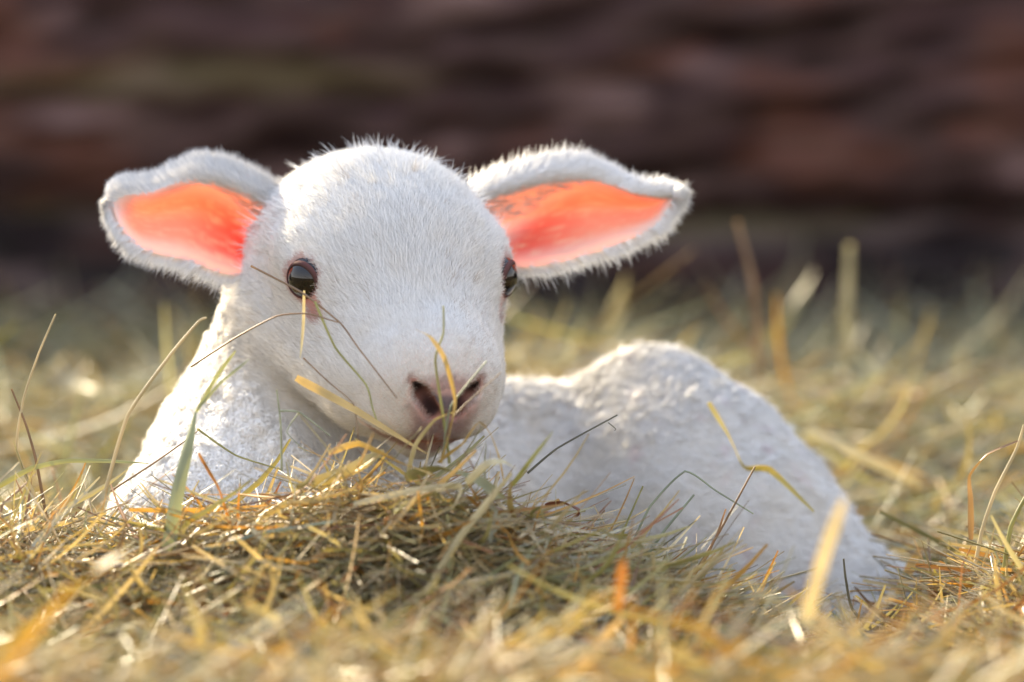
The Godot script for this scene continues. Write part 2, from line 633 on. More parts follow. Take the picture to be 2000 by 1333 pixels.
# one curl of lamb's wool: ribbons that arch up and wind round, broad side outwards
func wool_curl(count: int, height: float, radius: float, width: float) -> ArrayMesh:
	var v := PackedVector3Array()
	var n := PackedVector3Array()
	var c := PackedColorArray()
	var idx := PackedInt32Array()
	for h in count:
		var a0 := rng.randf() * TAU
		var turns := rng.randf_range(0.45, 0.9) * (1.0 if rng.randf() < 0.5 else -1.0)
		var rr := radius * rng.randf_range(0.7, 1.25)
		var hh := height * rng.randf_range(0.6, 1.15)
		var at := v.size()
		var steps := 6
		var off := Vector3(rng.randf_range(-1, 1), 0, rng.randf_range(-1, 1)) * radius * 0.9
		for s in steps + 1:
			var t := s / float(steps)
			var a := a0 + turns * TAU * t
			var dir := Vector3(cos(a), 0, sin(a))
			var p := off + dir * rr + Vector3(0, hh * (0.15 + sin(t * 2.5)) * 0.8, 0)
			var w := width * (1.0 - 0.7 * t * t) * 0.5
			v.append(p - dir * w); v.append(p + dir * w)
			var nn := (dir * 0.5 + Vector3(0, 1, 0)).normalized()
			n.append(nn); n.append(nn)
			c.append(Color(1, 1, 1)); c.append(Color(1, 1, 1))
			if s:
				var q := at + s * 2
				if turns > 0.0: idx.append_array([q - 2, q - 1, q, q - 1, q + 1, q])
				else: idx.append_array([q - 2, q, q - 1, q - 1, q, q + 1])
	return arr_mesh(v, n, c, idx)


func fur_material(back: float) -> StandardMaterial3D:
	var m := vmat(0.55, 0.35, Color(back, back, back))
	return m


const CURLS := 3
const NAPS := 2
const LOCKS := 4

func make_coat(v: PackedVector3Array, idx: PackedInt32Array, n: PackedVector3Array, root: Node3D, shift: Vector3) -> void:
	var lock_buf: Array[PackedFloat32Array] = []
	var curl_buf: Array[PackedFloat32Array] = []
	for i in LOCKS: lock_buf.append(PackedFloat32Array())
	for i in CURLS + NAPS: curl_buf.append(PackedFloat32Array())
	var LIFT := 0.42
	var carry := 0.0
	var cell := FastNoiseLite.new()
	cell.seed = 5
	cell.noise_type = FastNoiseLite.TYPE_CELLULAR
	cell.cellular_return_type = FastNoiseLite.RETURN_DISTANCE
	cell.frequency = 150.0
	var wob := FastNoiseLite.new()
	wob.seed = 91
	wob.frequency = 70.0
	for t in range(0, idx.size(), 3):
		var a := v[idx[t]]
		var b := v[idx[t + 1]]
		var c := v[idx[t + 2]]
		if a.y < -0.02: continue
		var area := (b - a).cross(c - a).length() * 0.5
		var q0 := head_inv * (a - HEAD_AT)
		var hd := headness(q0)
		var density := lerpf(0.95e6, 1.6e6, hd)
		if hd > 0.5:
			if q0.z > 0.045: density = 2.6e6
			elif q0.y < -0.03: density = 1.2e6
		carry += area * density
		while carry >= 1.0:
			carry -= 1.0
			var r1 := rng.randf()
			var r2 := rng.randf()
			if r1 + r2 > 1.0:
				r1 = 1.0 - r1
				r2 = 1.0 - r2
			var p := a + (b - a) * r1 + (c - a) * r2
			var nn := (n[idx[t]] * (1.0 - r1 - r2) + n[idx[t + 1]] * r1 + n[idx[t + 2]] * r2).normalized()
			var q := head_inv * (p - HEAD_AT)
			if rng.randf() < headness(q):
				# short face hair
				var skip := false
				var near_eye := 1.0
				for i in 2:
					var d := (q - eye_centre[i] - eye_dir[i] * 0.006).length()
					if d < 0.0080: skip = true
					near_eye = minf(near_eye, sstep(0.0085, 0.02, d))
					if tear_distance(q, i) < 0.0042 and rng.randf() < 0.85: skip = true
				if skip: continue
				var qm := q - NOSE
				var pad := (qm - Vector3(0, -0.009, 0.101)) / Vector3(0.0090, 0.0085, 0.016)
				if pad.length() < 0.95: continue
				if nostril_distance(qm) < 0.0038: continue
				if absf(qm.x) < 0.0016 and qm.y < -0.012 and qm.y > -0.033 and qm.z > 0.085: continue
				var mouth := absf(qm.y + 0.0300) < 0.0018 and qm.z > 0.072
				if mouth: continue
				var flow := Vector3(q.x * 14.0, 0.15 - 6.0 * maxf(0.0, -q.y - 0.012), -1.0)
				if q.z < -0.01: flow.x += q.x * 22.0
				var jig := wob.get_noise_3dv(p) * 0.5
				flow += Vector3(jig + rng.randf_range(-0.16, 0.16), rng.randf_range(-0.16, 0.16), 0)
				var g := head_basis * flow
				g = (g - nn * g.dot(nn)).normalized()
				var lift := LIFT * rng.randf_range(0.5, 1.3)
				var size := 1.0
				size *= lerpf(1.0, 0.36, sstep(0.030, 0.090, q.z))
				size *= lerpf(0.55, 1.0, near_eye)
				if q.z < -0.035 and q.y > 0.0: size *= 0.95 + 0.75 * maxf(0.0, noise.get_noise_3dv(p * 90.0))
				size *= rng.randf_range(0.8, 1.2)
				if rng.randf() < 0.012 and q.z < 0.0:
					size *= 1.5
					lift += 0.5
				var y := g * cos(lift) + nn * sin(lift)
				var z := (nn - y * nn.dot(y)).normalized()
				var x := y.cross(z)
				var tone := rng.randf_range(0.80, 1.0)
				var colr := Color(0.93, 0.90, 0.845) * tone
				var cream := sstep(-0.1, 0.5, noise.get_noise_3dv(p * 38.0))
				colr = colr.lerp(Color(0.84, 0.77, 0.66), 0.38 * cream)
				var sk := skin_color(q, 1.0)
				colr = colr.lerp(sk, 0.8 * (1.0 - sstep(0.26, 0.50, sk.g)))
				if rng.randf() < 0.012 + 0.10 * (1.0 - sstep(0.006, 0.013, absf(q.x - 0.017))) * sstep(0.03, 0.05, q.z): colr = colr.lerp(Color(0.40, 0.29, 0.20), 0.6)
				add_copy(lock_buf[rng.randi() % LOCKS], Basis(x * lerpf(1.0, size, 0.45), y * size, z * size), p + shift - nn * 0.0003, colr)
			else:
				# curled wool, gathered into knots
				var cd := cell.get_noise_3dv(p) # -1 in the middle of a knot
				var left := 1.0 - sstep(-0.08, 0.0, p.x)
				var bump := sstep(-0.35, -0.95, cd) * lerpf(0.12, 1.0, left)
				var tilt := Vector3(wob.get_noise_3dv(p * 1.7), wob.get_noise_3dv(p * 1.7 + Vector3(3, 0, 0)), wob.get_noise_3dv(p * 1.7 + Vector3(0, 3, 0)))
				var y := (nn + tilt * lerpf(0.5, 0.9, left) + Vector3(0, -0.25, 0)).normalized()
				var x := y.cross(Vector3(rng.randf_range(-1, 1), rng.randf_range(-1, 1), rng.randf_range(-1, 1))).normalized()
				var z := x.cross(y)
				var size := rng.randf_range(0.8, 1.25)
				var colr := Color(0.93, 0.90, 0.845) * rng.randf_range(0.92, 1.0)
				if p.x > 0.05: # skin that shows through the thin wool of the flank
					var st := sstep(0.25, 0.5, wob.get_noise_3d(p.x * 0.8, p.y * 0.25, p.z * 0.8)) * sstep(0.25, 0.1, absf(p.x - 0.08) * 2.0)
					colr = colr.lerp(Color(0.80, 0.62, 0.62), st * 0.5)
				colr = colr.lerp(Color(0.84, 0.76, 0.62), 0.45 * sstep(0.0, 0.5, noise.get_noise_3dv(p * 22.0)))
				if rng.randf() > left * 0.92: # short straight nap
					var g := Vector3(0.55, -0.8, 0.1) + tilt * 0.8 + Vector3(rng.randf_range(-0.3, 0.3), 0, rng.randf_range(-0.3, 0.3))
					g = (g - nn * g.dot(nn)).normalized()
					var up := 0.32 * rng.randf_range(0.6, 1.4)
					if rng.randf() < 0.03:
						up += 0.45
						size *= 1.3
					y = g * cos(up) + nn * sin(up)
					z = (nn - y * nn.dot(y)).normalized()
					x = y.cross(z)
					add_copy(curl_buf[CURLS + rng.randi() % NAPS], Basis(x * size, y * size, z * size), p + shift + nn * (0.0006 * wob.get_noise_3d(p.x * 1.3, p.y * 0.4, p.z * 1.3) + 0.0003), colr)
					continue
				add_copy(curl_buf[rng.randi() % CURLS], Basis(x * size, y * size, z * size), p + shift + nn * (bump * 0.0028 - 0.0008), colr)
	var fm := fur_material(0.5)
	var total := 0
	for i in LOCKS:
		total += lock_buf[i].size() / 16
		multi("face_hair", hair_lock(6, 0.0080, 0.00030, 0.0009, 0.16, LIFT), fm, lock_buf[i], root)
	for i in CURLS:
		total += curl_buf[i].size() / 16
		multi("fleece", wool_curl(7, 0.0034, 0.0013, 0.00040), fm, curl_buf[i], root)
	for i in NAPS:
		total += curl_buf[CURLS + i].size() / 16
		multi("fleece_nap", hair_lock(9, 0.0052, 0.00024, 0.0014, 0.10, 0.34), fm, curl_buf[CURLS + i], root)
	print("coat ", total)


# ---------------------------------------------------------------- ears

func make_ears(root: Node3D, shift: Vector3) -> void:
	# stations from the head to the tip: upper edge, lower edge, how deep the cup is
	var a: Array = [
		[Vector3(-0.0961, 0.1905, -0.0500), Vector3(-0.1045, 0.1643, -0.0400), 0.010], [Vector3(-0.1047, 0.1966, -0.0480), Vector3(-0.1135, 0.1591, -0.0360), 0.018],
		[Vector3(-0.1155, 0.2027, -0.0460), Vector3(-0.1239, 0.1603, -0.0340), 0.020], [Vector3(-0.1252, 0.2058, -0.0450), Vector3(-0.1325, 0.1636, -0.0330), 0.018],
		[Vector3(-0.1339, 0.2061, -0.0440), Vector3(-0.1411, 0.1664, -0.0320), 0.015], [Vector3(-0.1426, 0.2029, -0.0430), Vector3(-0.1498, 0.1684, -0.0320), 0.012],
		[Vector3(-0.1512, 0.1987, -0.0420), Vector3(-0.1580, 0.1709, -0.0320), 0.009], [Vector3(-0.1589, 0.1976, -0.0420), Vector3(-0.1624, 0.1746, -0.0330), 0.006],
		[Vector3(-0.1647, 0.1971, -0.0420), Vector3(-0.1657, 0.1792, -0.0340), 0.003], [Vector3(-0.1685, 0.1952, -0.0420), Vector3(-0.1684, 0.1843, -0.0360), 0.001],
		[Vector3(-0.1699, 0.1907, -0.0410), Vector3(-0.1698, 0.1903, -0.0390), 0.000]]
	var b: Array = [
		[Vector3(-0.0186, 0.1940, -0.0600), Vector3(-0.0088, 0.1619, -0.0550), 0.008], [Vector3(-0.0080, 0.1989, -0.0600), Vector3(0.0030, 0.1605, -0.0540), 0.014],
		[Vector3(0.0038, 0.2028, -0.0600), Vector3(0.0147, 0.1617, -0.0540), 0.016], [Vector3(0.0166, 0.2054, -0.0600), Vector3(0.0265, 0.1643, -0.0550), 0.015],
		[Vector3(0.0283, 0.2054, -0.0600), Vector3(0.0371, 0.1674, -0.0560), 0.013], [Vector3(0.0390, 0.2015, -0.0600), Vector3(0.0471, 0.1709, -0.0570), 0.011],
		[Vector3(0.0486, 0.1967, -0.0600), Vector3(0.0560, 0.1748, -0.0580), 0.008], [Vector3(0.0575, 0.1940, -0.0600), Vector3(0.0630, 0.1792, -0.0590), 0.005],
		[Vector3(0.0633, 0.1936, -0.0600), Vector3(0.0660, 0.1838, -0.0600), 0.003], [Vector3(0.0683, 0.1923, -0.0600), Vector3(0.0691, 0.1889, -0.0600), 0.001],
		[Vector3(0.0702, 0.1901, -0.0600), Vector3(0.0704, 0.1921, -0.0600), 0.000]]
	ear(a, root, shift, -1.0)
	ear(b, root, shift, 1.0)


func ear_point(st: Array, u: float, s: float) -> Vector3:
	var f := u * (st.size() - 1)
	var i := clampi(int(f), 0, st.size() - 2)
	var k := f - i
	var i0 := maxi(i - 1, 0)
	var i3 := mini(i + 2, st.size() - 1)
	var t: Vector3 = (st[i][0] as Vector3).cubic_interpolate(st[i + 1][0], st[i0][0], st[i3][0], k)
	var b: Vector3 = (st[i][1] as Vector3).cubic_interpolate(st[i + 1][1], st[i0][1], st[i3][1], k)
	var deep: float = lerpf(st[i][2], st[i + 1][2], k)
	var p := t.lerp(b, s)
	p.z -= deep * 0.5 * (1.0 - cos(TAU * clampf((s - 0.10) / 0.86, 0.0, 1.0)))
	var lip := maxf(0.0, 1.0 - s / 0.24)
	p.z -= 0.0075 * lip * lip * (1.0 - 0.6 * u)
	# two soft folds of gristle along the cup
	p.z += 0.0011 * sin(s * 17.0 + 0.6) * sin(PI * clampf(s, 0.0, 1.0)) * (1.0 - u)
	return p


func ear(st: Array, root: Node3D, shift: Vector3, side: float) -> void:
	var nu := 60
	var nv := 32
	var front := PackedVector3Array()
	var back := PackedVector3Array()
	var fc := PackedColorArray()
	var bc := PackedColorArray()
	var idx := PackedInt32Array()
	var idb := PackedInt32Array()
	for i in nu + 1:
		for j in nv + 1:
			front.append(ear_point(st, i / float(nu), j / float(nv)) + shift)
	for i in nu:
		for j in nv:
			var p := i * (nv + 1) + j
			if side > 0.0:
				idx.append_array([p, p + nv + 1, p + 1, p + 1, p + nv + 1, p + nv + 2])
			else:
				idx.append_array([p, p + 1, p + nv + 1, p + 1, p + nv + 2, p + nv + 1])
	var n := smooth_normals(front, idx)
	for i in n.size():
		if n[i].dot(Vector3(0, 0.1, 1)) < -0.3 and false: n[i] = -n[i]
	var pink: Array[float] = []
	for i in nu + 1:
		for j in nv + 1:
			var u := i / float(nu)
			var s := j / float(nv)
			var at := i * (nv + 1) + j
			var thick := 0.0014 * pow(sin(PI * clampf(s, 0.0, 1.0)), 0.5) * (1.0 - pow(u, 6.0))
			back.append(front[at] - n[at] * thick)
			var from_top := 0.17 + (2.2 if side > 0.0 else 1.3) * (u - 0.55) * (u - 0.55)
			var m := sstep(from_top - 0.08, from_top + 0.24, s) * sstep(1.0, 0.78, s + 0.10 * u * u) * sstep(0.95, 0.70, u + 0.3 * maxf(0.0, s - 0.6))
			pink.append(m)
			var w := noise.get_noise_2d(u * 9.0 + side * 20.0, s * 26.0)
			var inner := Color(0.96, 0.54, 0.34).lerp(Color(0.93, 0.20, 0.13), sstep(0.45, 0.1, u))
			inner = inner.lerp(Color(0.97, 0.70, 0.44), clampf(w * 1.8, 0.0, 1.0) * 0.9)
			fc.append(Color(0.95, 0.88, 0.78).lerp(inner, m))
			bc.append(Color(0.95, 0.90, 0.84).lerp(Color(0.95, 0.58, 0.44), m))
	for t in range(0, idx.size(), 3):
		idb.append_array([idx[t], idx[t + 2], idx[t + 1]])
	var o := put("ear", arr_mesh(back, smooth_normals(back, idb), bc, idb), vmat(0.7, 0.2, Color(1.0, 0.74, 0.60)), root)
	put("inner_ear", arr_mesh(front, n, fc, idx), vmat(0.55, 0.3, Color(1.0, 0.74, 0.60)), o)
	# hair: on the back, thick along the edges, thin inside near the base
	var bufs: Array[PackedFloat32Array] = [PackedFloat32Array(), PackedFloat32Array()]
	var along := (((st[st.size() - 1][0] as Vector3) - st[0][0]) as Vector3).normalized()
	for k in 14000:
		var u := rng.randf()
		var s := rng.randf()
		var kind := rng.randf()
		if kind < 0.52:
			s = pow(rng.randf(), 2.0) * 0.22
			if rng.randf() < 0.5: s = 1.0 - s * 0.75
		elif kind < 0.57:
			u = 1.0 - pow(rng.randf(), 2.0) * 0.16
		var i := int(u * nu)
		var j := int(s * nv)
		var at := i * (nv + 1) + j
		var p := ear_point(st, u, s) + shift
		var nn := n[at]
		var m := pink[at]
		var inside := kind < 0.36 or (kind > 0.57 and kind < 0.94)
		if not inside and kind < 0.52: s = 0.05 * rng.randf() if s < 0.5 else 1.0 - 0.05 * rng.randf()
		if inside and rng.randf() < m * 9.0: continue
		if not inside and rng.randf() < 3.0 * m: continue
		if inside and s > 0.5 and rng.randf() < 0.96: continue
		if inside and u > 0.75 and s > 0.3 and rng.randf() < 0.8: continue
		var edge := (s - 0.5) * 2.0
		var top := ear_point(st, u, 0.0)
		var low := ear_point(st, u, 1.0)
		var down := (low - top).normalized() if top.distance_to(low) > 0.001 else Vector3(0, -1, 0)
		var g := along * 0.75 + down * edge * absf(edge) * 0.95
		if absf(edge) < 0.55: g = along + down * rng.randf_range(-0.3, 0.3)
		if u > 0.9: g = along + down * edge * 0.8
		if inside and u < 0.3 and absf(edge) < 0.8: g = along * 0.7 + Vector3(0, 0.5, 0)
		g += Vector3(rng.randf_range(-0.2, 0.2), rng.randf_range(-0.2, 0.2), rng.randf_range(-0.2, 0.2))
		if not inside: nn = -nn
		g = (g - nn * g.dot(nn)).normalized()
		var lift := rng.randf_range(0.10, 0.4)
		var y := g * cos(lift) + nn * sin(lift)
		var z := (nn - y * nn.dot(y)).normalized()
		var x := y.cross(z)
		var size := rng.randf_range(0.7, 1.1)
		if edge > 0.7: size *= rng.randf_range(0.9, 1.6) * lerpf(1.1, 0.8, u)
		elif edge < -0.6: size *= rng.randf_range(0.9, 1.35)
		if inside and absf(edge) < 0.7: size *= 0.8
		var colr := Color(0.94, 0.92, 0.88) * rng.randf_range(0.92, 1.0)
		if inside: colr = colr.lerp(Color(0.93, 0.82, 0.72), 0.25 * (1.0 - absf(edge)) + 0.1)
		var from := p + (nn * 0.0002 if inside else nn * 0.0017)
		add_copy(bufs[k % 2], Basis(x * size, y * size, z * size), from, colr)
	var fm := fur_material(0.4)
	for i in 2:
		multi("ear_hair", hair_lock(6, 0.0066, 0.00022, 0.0007, 0.10, 0.25), fm, bufs[i], o)


# ---------------------------------------------------------------- hay

func hay_height(x: float, z: float) -> float:
	var h := 0.026 + 0.010 * noise.get_noise_2d(x * 9.0 + 5.0, z * 9.0)
	h += 0.047 * exp(-pow((x + 0.055) / 0.092, 2.0) - pow((z - 0.075) / 0.045, 2.0))
	h += 0.016 * exp(-pow((x + 0.03) / 0.14, 2.0) - pow((z - 0.10) / 0.06, 2.0))
	h += 0.022 * sstep(0.14, 0.36, z)
	h += 0.030 * exp(-pow((x + 0.215) / 0.06, 2.0) - pow((z - 0.04) / 0.10, 2.0))
	h += 0.004 * sstep(-0.25, -0.75, z)
	h += (0.029 + 0.026 * exp(-pow((x - 0.035) / 0.05, 2.0)) + 0.012 * noise.get_noise_1d(x * 14.0)) * exp(-pow((z + 0.47) / 0.11, 2.0))
	h += 0.012 * exp(-pow((x - 0.36) / 0.14, 2.0) - pow((z + 0.75) / 0.2, 2.0))
	h -= 0.028 * exp(-pow((x - 0.13) / 0.055, 2.0)) * sstep(0.28, 0.12, z) * sstep(-0.2, -0.1, z)
	h += 0.018 * sstep(0.17, 0.25, x) * exp(-pow((z - 0.02) / 0.12, 2.0))
	return h


# a dry blade: a ribbon folded a little along its middle, with bends; lies along +x
func straw_ribbon(path: PackedVector3Array, width: float, fold: float, seed_tone: float, taper := true, broad := false) -> ArrayMesh:
	var v := PackedVector3Array()
	var c := PackedColorArray()
	var idx := PackedInt32Array()
	var m := path.size()
	var side := Vector3.ZERO
	for i in m:
		var d := (path[mini(i + 1, m - 1)] - path[maxi(i - 1, 0)]).normalized()
		if i == 0:
			side = d.cross(Vector3(0.3, 0.2, 1.0).rotated(d, (seed_tone - 0.5) * 1.2 if broad else seed_tone * 9.0)).normalized()
		side = (side - d * side.dot(d)).normalized()
		side = side.rotated(d, 0.12 * sin(seed_tone * 31.0))
		var up := side.cross(d).normalized()
		var t := i / float(m - 1)
		var w := width * 0.5
		if taper: w *= minf(1.0, 0.35 + 2.6 * (1.0 - t)) * minf(1.0, 0.7 + 3.0 * t)
		v.append(path[i] - side * w - up * w * fold)
		v.append(path[i])
		v.append(path[i] + side * w - up * w * fold)
		var k := 0.86 + 0.14 * sin(t * 21.0 + seed_tone * 40.0) * sin(t * 7.0 + 2.0)
		c.append(Color(k, k, k)); c.append(Color(k * 0.9, k * 0.9, k * 0.86)); c.append(Color(k, k, k * 0.97))
		if i:
			var q := i * 3
			for e in 2:
				idx.append_array([q - 3 + e, q + e, q - 2 + e, q - 2 + e, q + e, q + 1 + e])
	return arr_mesh(v, smooth_normals(v, idx), c, idx)


# a dry stalk: a thin round stem with a swollen joint
func straw_stem(path: PackedVector3Array, width: float, seed_tone: float, sides := 6) -> ArrayMesh:
	var v := PackedVector3Array()
	var c := PackedColorArray()
	var idx := PackedInt32Array()
	var m := path.size()
	var side := Vector3.ZERO
	for i in m:
		var d := (path[mini(i + 1, m - 1)] - path[maxi(i - 1, 0)]).normalized()
		if i == 0: side = d.cross(Vector3(0.31, 0.87, 0.39)).normalized()
		side = (side - d * side.dot(d)).normalized()
		var up := side.cross(d).normalized()
		var t := i / float(m - 1)
		var w := width * 0.5 * (1.0 - 0.45 * t)
		for s in sides:
			var a := s / float(sides) * TAU
			v.append(path[i] + (side * cos(a) + up * sin(a) * 0.8) * w)
			var k := 0.88 + 0.12 * sin(t * 17.0 + seed_tone * 50.0) - 0.05 * (s % 2)
			c.append(Color(k, k, k))
		if i:
			for s in sides:
				var p0 := (i - 1) * sides + s
				var p1 := (i - 1) * sides + (s + 1) % sides
				idx.append_array([p0, p1, p0 + sides, p1, p1 + sides, p0 + sides])
	return arr_mesh(v, smooth_normals(v, idx), c, idx)


# a path with a few straight runs, soft curves and sharp kinks
func wander(length: float, steps: int, curve: float, kinks: int) -> PackedVector3Array:
	var out := PackedVector3Array()
	var p := Vector3(-length * 0.5, 0, 0)
	var d := Vector3(1, 0, 0)
	var bend := Vector3(0, rng.randf_range(-1, 1), rng.randf_range(-1, 1)) * curve
	var kink_at := []
	for k in kinks: kink_at.append(rng.randi_range(2, steps - 2))
	for i in steps + 1:
		out.append(p)
		d = (d + bend / steps).normalized()
		if i in kink_at: d = (d + Vector3(0, rng.randf_range(-1, 1), rng.randf_range(-1, 1)) * 0.6).normalized()
		p += d * length / steps
	return out


func hay_color() -> Color:
	var r := rng.randf()
	var c: Color
	if r < 0.42: c = Color(0.55, 0.47, 0.28).lerp(Color(0.68, 0.62, 0.46), rng.randf())
	elif r < 0.64: c = Color(0.34, 0.35, 0.16).lerp(Color(0.48, 0.47, 0.26), rng.randf())
	elif r < 0.80: c = Color(0.38, 0.40, 0.29).lerp(Color(0.53, 0.52, 0.40), rng.randf())
	elif r < 0.93: c = Color(0.58, 0.33, 0.09).lerp(Color(0.64, 0.44, 0.15), rng.randf())
	else: c = Color(0.40, 0.18, 0.07).lerp(Color(0.28, 0.20, 0.13), rng.randf())
	return c * rng.randf_range(0.5, 1.0)


func make_hay() -> void:
	var hm := vmat(0.42, 0.5, Color(0.8, 0.74, 0.5))
	var src_v: Array[PackedVector3Array] = []
	var src_n: Array[PackedVector3Array] = []
	var src_c: Array[PackedColorArray] = []
	var src_i: Array[PackedInt32Array] = []
	const STEMS := 12
	const KINDS := 30
	for i in KINDS:
		var m: ArrayMesh
		if i < STEMS: m = straw_stem(wander(0.13, 6, 0.25, i % 3), 0.0008 + 0.00008 * i, rng.randf(), 3)
		else: m = straw_ribbon(wander(0.12, 8, 0.3 + (1.6 if i % 5 == 0 else 0.02 * i), i % 4), 0.0013 + 0.00014 * (i - STEMS), rng.randf_range(0.1, 0.6), rng.randf())
		var a := m.surface_get_arrays(0)
		src_v.append(a[Mesh.ARRAY_VERTEX])
		src_n.append(a[Mesh.ARRAY_NORMAL])
		src_c.append(a[Mesh.ARRAY_COLOR])
		src_i.append(a[Mesh.ARRAY_INDEX])
	var zones := [
		["hay_bed", "loose blurred hay bed behind the lamb, up to the foot of the logs", 23000, Rect2(-0.72, -1.10, 1.44, 1.02), 0.80, 0.9, 0.008, Color(1.1, 1.12, 1.1)],
		["hay_mound", "heap of fine tangled hay in front of the lamb's chest and chin", 33000, Rect2(-0.38, -0.08, 0.76, 0.24), 0.8, 0.68, 0.02, Color(1.2, 1.1, 0.98)],
		["front_hay", "blurred golden hay along the bottom edge nearest the viewer", 16000, Rect2(-0.42, 0.15, 0.84, 0.42), 1.05, 0.74, 0.03, Color(1.07, 0.97, 0.82)]]
	var tris := 0
	for zone in zones:
		var root := Node3D.new()
		root.name = zone[0]
		add_child(root)
		tag(root, zone[1], "hay", "", "stuff")
		for which in 2:
			var ov := PackedVector3Array()
			var on := PackedVector3Array()
			var oc := PackedColorArray()
			var oi := PackedInt32Array()
			var area: Rect2 = zone[3]
			var made := 0
			var want := int(zone[2]) / 2
			for k in int(want * 1.7):
				if made >= want: break
				var x := area.position.x + area.size.x * rng.randf()
				var z := area.position.y + area.size.y * rng.randf()
				var deep := pow(rng.randf(), 1.4) * 0.045
				var p := Vector3(x, hay_height(x, z) - deep, z)
				if p.y < -0.035: continue
				var up := rng.randf() < float(zone[6]) + (0.05 if zone[0] == "hay_mound" and x < -0.06 and which == 0 else 0.0)
				var elev := rng.randfn(0.0, 0.17) if not up else rng.randf_range(0.4, 1.2)
				var az := (rng.randf() * TAU) if rng.randf() < 0.55 else (noise.get_noise_2d(x * 11.0, z * 11.0 + 60.0) * 4.0 + 0.4 + rng.randfn(0.0, 0.3))
				var d := Vector3(cos(az) * cos(elev), sin(elev), sin(az) * cos(elev))
				var size: float = zone[4] * rng.randf_range(0.45, 1.25)
				if up: size *= 0.5
				# nothing passes through the lamb
				var clear := true
				if z < 0.14 and z > -0.3:
					for e in [-0.5, -0.25, 0.0, 0.25, 0.5]:
						if field(p + d * (0.12 * size * e), all_prims) < 0.004: clear = false
				if not clear: continue
				made += 1
				var i := rng.randi() % STEMS if which == 0 else STEMS + int(pow(rng.randf(), 1.4) * (KINDS - STEMS))
				var side := d.cross(Vector3(rng.randf_range(-1, 1), rng.randf_range(-1, 1), rng.randf_range(-1, 1))).normalized()
				var wide: float = lerpf(1.0, size, 0.5) * float(zone[5])
				var turn := Basis(d, side, d.cross(side))
				var first := ov.size()
				ov.append_array(Transform3D(Basis(d * size, side * wide, turn.z * wide), p) * src_v[i])
				on.append_array(Transform3D(turn, Vector3.ZERO) * src_n[i])
				var tint := hay_color() * (zone[7] as Color)
				for c in src_c[i]: oc.append(Color(c.r * tint.r, c.g * tint.g, c.b * tint.b))
				for q in src_i[i]: oi.append(first + q)
			tris += oi.size() / 3
			var o := put("hollow_stems" if which == 0 else "dry_blades", arr_mesh(ov, on, oc, oi), hm, root)
			o.set_meta("kind", "stuff")
	print("hay triangles ", tris)


# ---------------------------------------------------------------- the straws one can tell apart

func smooth_path(pts: Array, per := 7) -> PackedVector3Array:
	var out := PackedVector3Array()
	for i in pts.size() - 1:
		var a: Vector3 = pts[i]
		var b: Vector3 = pts[i + 1]
		var before: Vector3 = pts[maxi(i - 1, 0)]
		var after: Vector3 = pts[mini(i + 2, pts.size() - 1)]
		for k in per:
			var t := k / float(per)
			# mostly straight between its bends, as dry straw is
			out.append(a.lerp(b, t).lerp(a.cubic_interpolate(b, before, after, t), 0.55))
	out.append(pts[pts.size() - 1])
	return out


var straw_mats := {}

func straw_material(c: Color) -> StandardMaterial3D:
	if not straw_mats.has(c):
		var m := vmat(0.42, 0.5, Color(0.8, 0.74, 0.5))
		m.albedo_color = c.linear_to_srgb()
		straw_mats[c] = m
	return straw_mats[c]


func straw(called: String, label: String, cat: String, c: Color, width: float, pts: Array, flat := true, fold := 0.25, branches := []) -> void:
	var base: Vector3 = pts[0]
	var root := Node3D.new()
	root.name = called
	root.position = base
	add_child(root, true)
	tag(root, label, cat, "straws that stand out from the hay")
	var parts := [[pts, width]] + branches
	for i in parts.size():
		var local := []
		for p in parts[i][0]: local.append(p - base)
		var path := smooth_path(local)
		for j in path.size():
			var guard := 0
			while guard < 30 and field(path[j] + base, all_prims) < 0.0065:
				path[j] += Vector3(0, 0.0002, 0.0018)
				guard += 1
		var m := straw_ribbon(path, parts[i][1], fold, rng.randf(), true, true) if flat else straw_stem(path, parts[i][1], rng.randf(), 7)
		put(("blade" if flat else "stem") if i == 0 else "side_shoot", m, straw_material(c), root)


const PALE := Color(0.62, 0.54, 0.33)
const GOLD := Color(0.60, 0.42, 0.15)
const RUST := Color(0.55, 0.25, 0.05)
const OLIVE := Color(0.36, 0.35, 0.12)
const SAGE := Color(0.34, 0.38, 0.26)
const BROWN := Color(0.30, 0.19, 0.10)
const DARK := Color(0.15, 0.14, 0.09)

